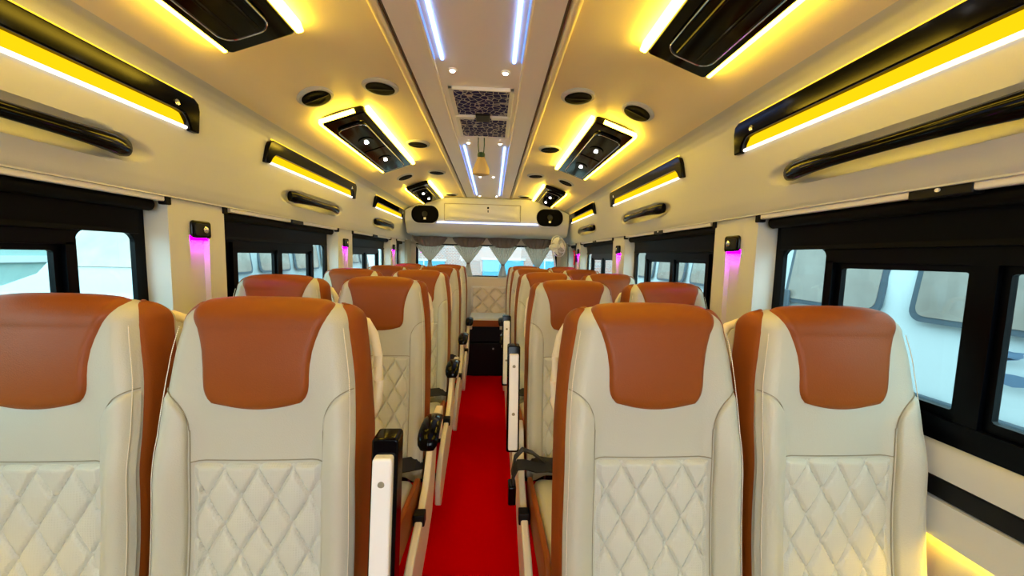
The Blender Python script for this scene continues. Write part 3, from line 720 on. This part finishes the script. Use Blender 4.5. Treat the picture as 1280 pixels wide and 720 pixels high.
for s in (-1, 1):
    t = thing('speaker', 'oval black speaker on the rear overhead cabinet, %s end' % SIDE[s], 'speaker', (s * 0.638, YC, 1.71), 'oval speakers at the back')
    ov = rrect(-0.137, 0.137, -0.088, 0.088, 0.082, 10)
    ov2 = rrect(-0.15, 0.15, -0.10, 0.10, 0.094, 10)
    MB().prism(ov2, lambda p, q, d: (p, d, q), -0.008, -0.001).build('surround', PANEL, t, bevel=0.004)
    g_ = MB().prism(ov, lambda p, q, d: (p, d, q), -0.026, -0.002).build('speaker_grille', SPK, t, bevel=0.012)
    MB().lathe([(0.02, -0.025), (0.03, -0.028), (0.026, -0.032), (0.008, -0.030)], (0, 0, 0), 'y', 24).build('cone', MATTE, g_)
    MB().box(-0.012, 0.012, -0.030, -0.024, -0.054, -0.032).build('badge', ALU, g_, bevel=0.002)

# ------------------------------------------------------------------ rear curtains
VX = [(-0.86, -0.47), (-0.41, -0.03), (0.0, 0.375), (0.395, 0.76)]
POS = ['far left', 'second from left', 'third from left, with dark tie', 'far right, beside the fan']
for k, (a, b) in enumerate(VX):
    def vf(u, v, a=a, b=b):
        e = abs(2 * u - 1); inset = 0.06 * v ** 1.5
        x = lerp(a + inset, b - inset, u)
        ztop = 1.513 - 0.012 * e ** 3; zbot = 1.40 + 0.035 * e ** 4
        return (x, YR - 0.075 - 0.018 * math.sin(PI * v) - 0.006 * math.sin(u * 40), lerp(ztop, zbot, v))
    o = MB().grid(vf, 48, 10).build('curtain_valance', TAUPE); tag(o, 'taupe valance over the rear window, %s' % POS[k], 'valance', 'valances over the rear window')
    md = o.modifiers.new('solid', 'SOLIDIFY'); md.thickness = 0.008
    cx_ = (a + b) / 2 - (0.01 if k < 3 else -0.01)
    zw = [1.235, 1.21, 1.20, 1.17][k]
    t = thing('rear_curtain', 'cream curtain tied at its waist in the rear window, %s' % POS[k], 'curtain', (cx_, YR - 0.055, 1.06), 'tied curtains in the rear window')
    def cf(u, v, a=a, b=b, zw=zw):
        z = lerp(1.42, 1.06, v) - 1.06; zz = z + 1.06
        if zz > zw: h = lerp(0.016, (b - a) / 2 - 0.02, ((zz - zw) / (1.42 - zw)) ** 0.95)
        else: h = lerp(0.016, 0.055, (zw - zz) / (zw - 1.06))
        q = 2 * u - 1
        return (q * h, 0.012 * math.sin(q * 34) * (0.35 + min(1, h / 0.1)), z)
    c = MB().grid(cf, 90, 40).build('curtain_cloth', CURT, t); md = c.modifiers.new('solid', 'SOLIDIFY'); md.thickness = 0.002
    MB().lathe([(0.012, -0.008), (0.021, -0.006), (0.021, 0.006), (0.012, 0.008)], (0, 0, zw - 1.06), 'z', 18).build('tie_band', TAUPE, t)
for s in (-1, 1):
    def sf(u, v): return (0.02 * math.sin(u * 30) - 0.01, lerp(-0.11, 0.11, u) * (0.8 + 0.2 * v), lerp(0.42, 0.0, v))
    t = thing('side_curtain', 'narrow cream curtain hanging in the rear %s corner beside the back window' % SIDE[s], 'curtain', (s * 0.895, 4.16, 1.05))
    c = MB().grid(sf, 50, 20).build('curtain_cloth', CURT, t); md = c.modifiers.new('solid', 'SOLIDIFY'); md.thickness = 0.003
    MB().tube([(0, -0.13, 0.415), (0, 0.13, 0.415)], 0.006, 8).build('curtain_rod', ALU, t)

# wall fan and red emergency hammer in the rear right corner
t = thing('wall_fan', 'small white wall fan in the rear right corner above the last window seat', 'fan', (0.735, 3.80, 1.42))
t.rotation_euler = (math.radians(-8), 0, math.radians(38)); t.scale = (1.2, 1.2, 1.2)
cage = MB()
for i in range(20):
    th = 2 * PI * i / 20
    cage.tube([(0.012 * math.cos(th), -0.055, 0.012 * math.sin(th)), (0.055 * math.cos(th), -0.048, 0.055 * math.sin(th)), (0.092 * math.cos(th), -0.012, 0.092 * math.sin(th)), (0.06 * math.cos(th), 0.02, 0.06 * math.sin(th)), (0.02 * math.cos(th), 0.03, 0.02 * math.sin(th))], 0.0015, 5)
cage.lathe([(0.002, -0.058), (0.022, -0.058), (0.022, -0.053), (0.002, -0.052)], (0, 0, 0), 'y', 18)
cage.build('cage', FANM, t)
for r_, y_ in ((0.092, -0.012), (0.06, -0.046)):
    MB().tube([(r_ * math.cos(i * PI / 20), y_, r_ * math.sin(i * PI / 20)) for i in range(40)], 0.003, 6, closed=True).build('ring', FANM, t)
bl = MB()
for i in range(3):
    th = 2 * PI * i / 3
    def bf(u, v, th=th):
        a_ = th + (u - 0.5) * 1.3 * (0.4 + 0.6 * v); r_ = lerp(0.015, 0.078, v); return (r_ * math.cos(a_), -0.015 + (u - 0.5) * 0.02, r_ * math.sin(a_))
    bl.grid(bf, 8, 8)
bl.build('blades', WHITE, t)
MB().lathe([(0.006, -0.02), (0.02, -0.018), (0.024, 0.01), (0.03, 0.03), (0.026, 0.075), (0.01, 0.085)], (0, 0, 0), 'y', 20).build('motor', FANM, t)
MB().tube([(0, 0.05, -0.02), (0.02, 0.075, -0.06), (0.05, 0.09, -0.11), (0.055, 0.09, -0.17)], 0.008, 10).build('stem', FANM, t)
t = thing('emergency_hammer', 'red emergency hammer on the rear right corner below the fan', 'hammer', (0.90, 3.70, 1.30))
MB().tube([(0, 0, -0.07), (0, 0, 0.06)], [0.011, 0.009], 12, flat=0.7).build('handle', REDP, t)
MB().tube([(-0.004, -0.03, 0.066), (-0.004, -0.012, 0.068), (-0.004, 0.02, 0.068), (-0.004, 0.034, 0.066)], [0.003, 0.012, 0.012, 0.005], 12).build('head', REDP, t)
MB().box(0.006, 0.03, -0.016, 0.016, -0.04, 0.03).build('holder', MATTE, t, bevel=0.004)

# ------------------------------------------------------------------ outside: yard, vans, walls
MB().box(-40, 40, -30, 45, -1.0, -0.7).build('ground', DUST, kind='structure')
def van(loc, rz, label, body=VANW, decals=False, L=5.6):
    t = thing('parked_van', label, 'van', loc); t.rotation_euler = (0, 0, rz)
    # side profile in (y,z), nose towards +y; body widens in the middle
    prof = [(-L / 2, 0.35), (-L / 2 - 0.03, 1.2), (-L / 2 + 0.12, 2.3), (-L / 2 + 0.35, 2.45), (L / 2 - 1.6, 2.45), (L / 2 - 1.25, 2.3), (L / 2 - 0.55, 1.35), (L / 2 - 0.05, 1.15), (L / 2, 0.8), (L / 2, 0.35)]
    def wx(z): return float(np.interp(z, [0.3, 0.9, 1.2, 2.3, 2.45], [0.90, 0.95, 0.95, 0.80, 0.70]))
    m = MB(); n = len(prof)
    vs = []
    for sgn in (-1, 1):
        for (y, z) in prof: vs.append((sgn * wx(z), y, z))
    m.add(vs, [(i, (i + 1) % n, (i + 1) % n + n, i + n) for i in range(n)])
    m.add(vs, [(0, 1, 2, 3, 4, 5, 6, 7, 8, 9)[::-1], (10, 11, 12, 13, 14, 15, 16, 17, 18, 19)])
    bd = m.build('body', body, t, bevel=0.06, seg=4)
    ys = [(-L / 2 + 0.18, -L / 2 + 0.95), (-L / 2 + 1.15, -L / 2 + 2.2), (-L / 2 + 2.4, -L / 2 + 3.4), (L / 2 - 2.0, L / 2 - 1.05)]
    for sgn in (-1, 1):
        for (a, b) in ys:
            f = MB().prism(rrect(a, b, 1.32, 1.98, 0.09), lambda p, q, d: (sgn * (wx(q) + d), p, q), -0.01, 0.014).build('window', VANG, t, smooth=False)
            MB().prism(rrect(a + 0.04, b - 0.04, 1.36, 1.94, 0.07), lambda p, q, d: (sgn * (wx(q) + d), p, q), 0.0, 0.02).build('window_glass', VGLASS, f, smooth=False)
        MB().box(*sorted((sgn * 0.93, sgn * 0.965)), -L / 2 + 0.2, L / 2 - 0.5, 0.72, 0.8).build('side_moulding', VANG, t, bevel=0.01)
        MB().box(*sorted((sgn * 0.955, sgn * 0.985)), L / 2 - 1.15, L / 2 - 0.95, 1.2, 1.45).build('mirror', VANG, t, bevel=0.01)
    for sgn in (-1, 1):
        for yy in (-L / 2 + 1.05, L / 2 - 0.95):
            w_ = MB().lathe([(0.1, -0.1), (0.30, -0.1), (0.34, -0.07), (0.34, 0.07), (0.30, 0.1), (0.1, 0.1)], (sgn * 0.82, yy, 0.34), 'x', 28).build('wheel', RUBBER, t)
            MB().lathe([(0.03, 0.0), (0.2, 0.0), (0.19, sgn * 0.025), (0.05, sgn * 0.035)], (sgn * 0.915, yy, 0.34), 'x', 20).build('hubcap', SILVER, w_)
        MB().box(sgn * 0.72 - 0.14, sgn * 0.72 + 0.14, L / 2 - 0.08, L / 2 + 0.012, 0.82, 1.02).build('headlamp', CHROME, t, bevel=0.02)
        MB().box(sgn * 0.86 - 0.05, sgn * 0.86 + 0.05, -L / 2 - 0.04, -L / 2 + 0.02, 0.9, 1.25).build('tail_lamp', AMBERL, t, bevel=0.015)
    MB().prism([(-0.72, L / 2 - 1.2), (0.72, L / 2 - 1.2), (0.8, L / 2 - 0.62), (-0.8, L / 2 - 0.62)], lambda p, q, d: (p, q + d * 0.6, float(np.interp(q, [L / 2 - 1.25, L / 2 - 0.55], [2.3, 1.35])) + d * 0.6), 0.0, 0.02).build('windscreen', VGLASS, t, smooth=False)
    MB().box(-0.9, 0.9, L / 2 - 0.03, L / 2 + 0.07, 0.4, 0.66).build('bumper', VANG, t, bevel=0.03)
    MB().box(-0.9, 0.9, -L / 2 - 0.09, -L / 2 + 0.0, 0.4, 0.66).build('bumper', VANG, t, bevel=0.03)
    if decals:
        rr = random.Random(3)
        for i in range(15):
            y = -L / 2 + 1.7 + rr.random() * 1.2; z = 1.02 + rr.random() * 0.2; r = 0.03 + 0.06 * rr.random()
            poly = [(y + r * (0.6 + 0.6 * rr.random()) * math.cos(q * PI / 4) * 1.4, z + r * 0.6 * (0.5 + 0.6 * rr.random()) * math.sin(q * PI / 4)) for q in range(8)]
            MB().prism(poly, lambda p, q, d: (-(wx(q) + d), p, q), 0.0, 0.004).build('decal', DECAL, bd, smooth=False)
    return t
van((4.1, 1.9, -0.7 + 0.28), 0, 'white van parked close outside the right windows with grey-blue marks on its side', decals=True)
van((4.4, 7.9, -0.7 + 0.28), 0, 'white van parked farther back beyond the right side windows')
van((-5.1, 7.4, -0.7 + 0.28), PI, 'silver-white van parked outside the left windows', SILVER)
van((-6.4, 13.6, -0.7 + 0.28), PI, 'white van parked far back beyond the left side windows')
t = thing('boundary_wall', 'pale teal yard wall with white rails beyond the left windows', 'wall', (-8.4, 6.0, -0.7))
MB().box(-0.15, 0.15, -16, 16, 0, 2.3).build('wall_panel', TEALW, t)
for z_ in (1.2, 1.7, 2.25): MB().box(0.14, 0.22, -16, 16, z_, z_ + 0.12).build('rail', VANW, t)
MB().box(0.14, 0.3, -16, 16, 0.0, 0.55).build('plinth', VANG, t)
t = thing('boundary_wall', 'pinkish brick yard wall seen past the van outside the right windows', 'wall', (9.5, 6.0, -0.7))
MB().box(-0.15, 0.15, -16, 16, 0, 3.4).build('wall_panel', BRICK, t)
MB().box(-0.2, 0.2, -16, 16, 3.4, 3.5).build('coping', CONC, t)
t = thing('brick_building', 'pink brick building with light blue gate seen through the rear window', 'building', (0, 15.0, -0.7))
MB().box(-4.4, 6.5, 0, 3, 0, 3.0).build('wall_panel', BRICK, t)
MB().box(-4.5, 6.6, -0.1, 3, 3.0, 3.12).build('coping', CONC, t)
for (a, b, z0, z1) in ((-0.35, 1.35, 0.0, 1.85), (-3.6, -1.9, 0.0, 1.75), (1.75, 2.7, 0.9, 1.85)):
    g_ = MB().box(a, b, -0.06, 0.05, z0, z1).build('gate', BLUEG, t, bevel=0.01)
    MB().box((a + b) / 2 - 0.02, (a + b) / 2 + 0.02, -0.08, -0.05, z0, z1).build('gate_bar', VANW, g_)
    MB().box(a - 0.06, b + 0.06, -0.08, 0.0, z1, z1 + 0.08).build('lintel', CONC, t)
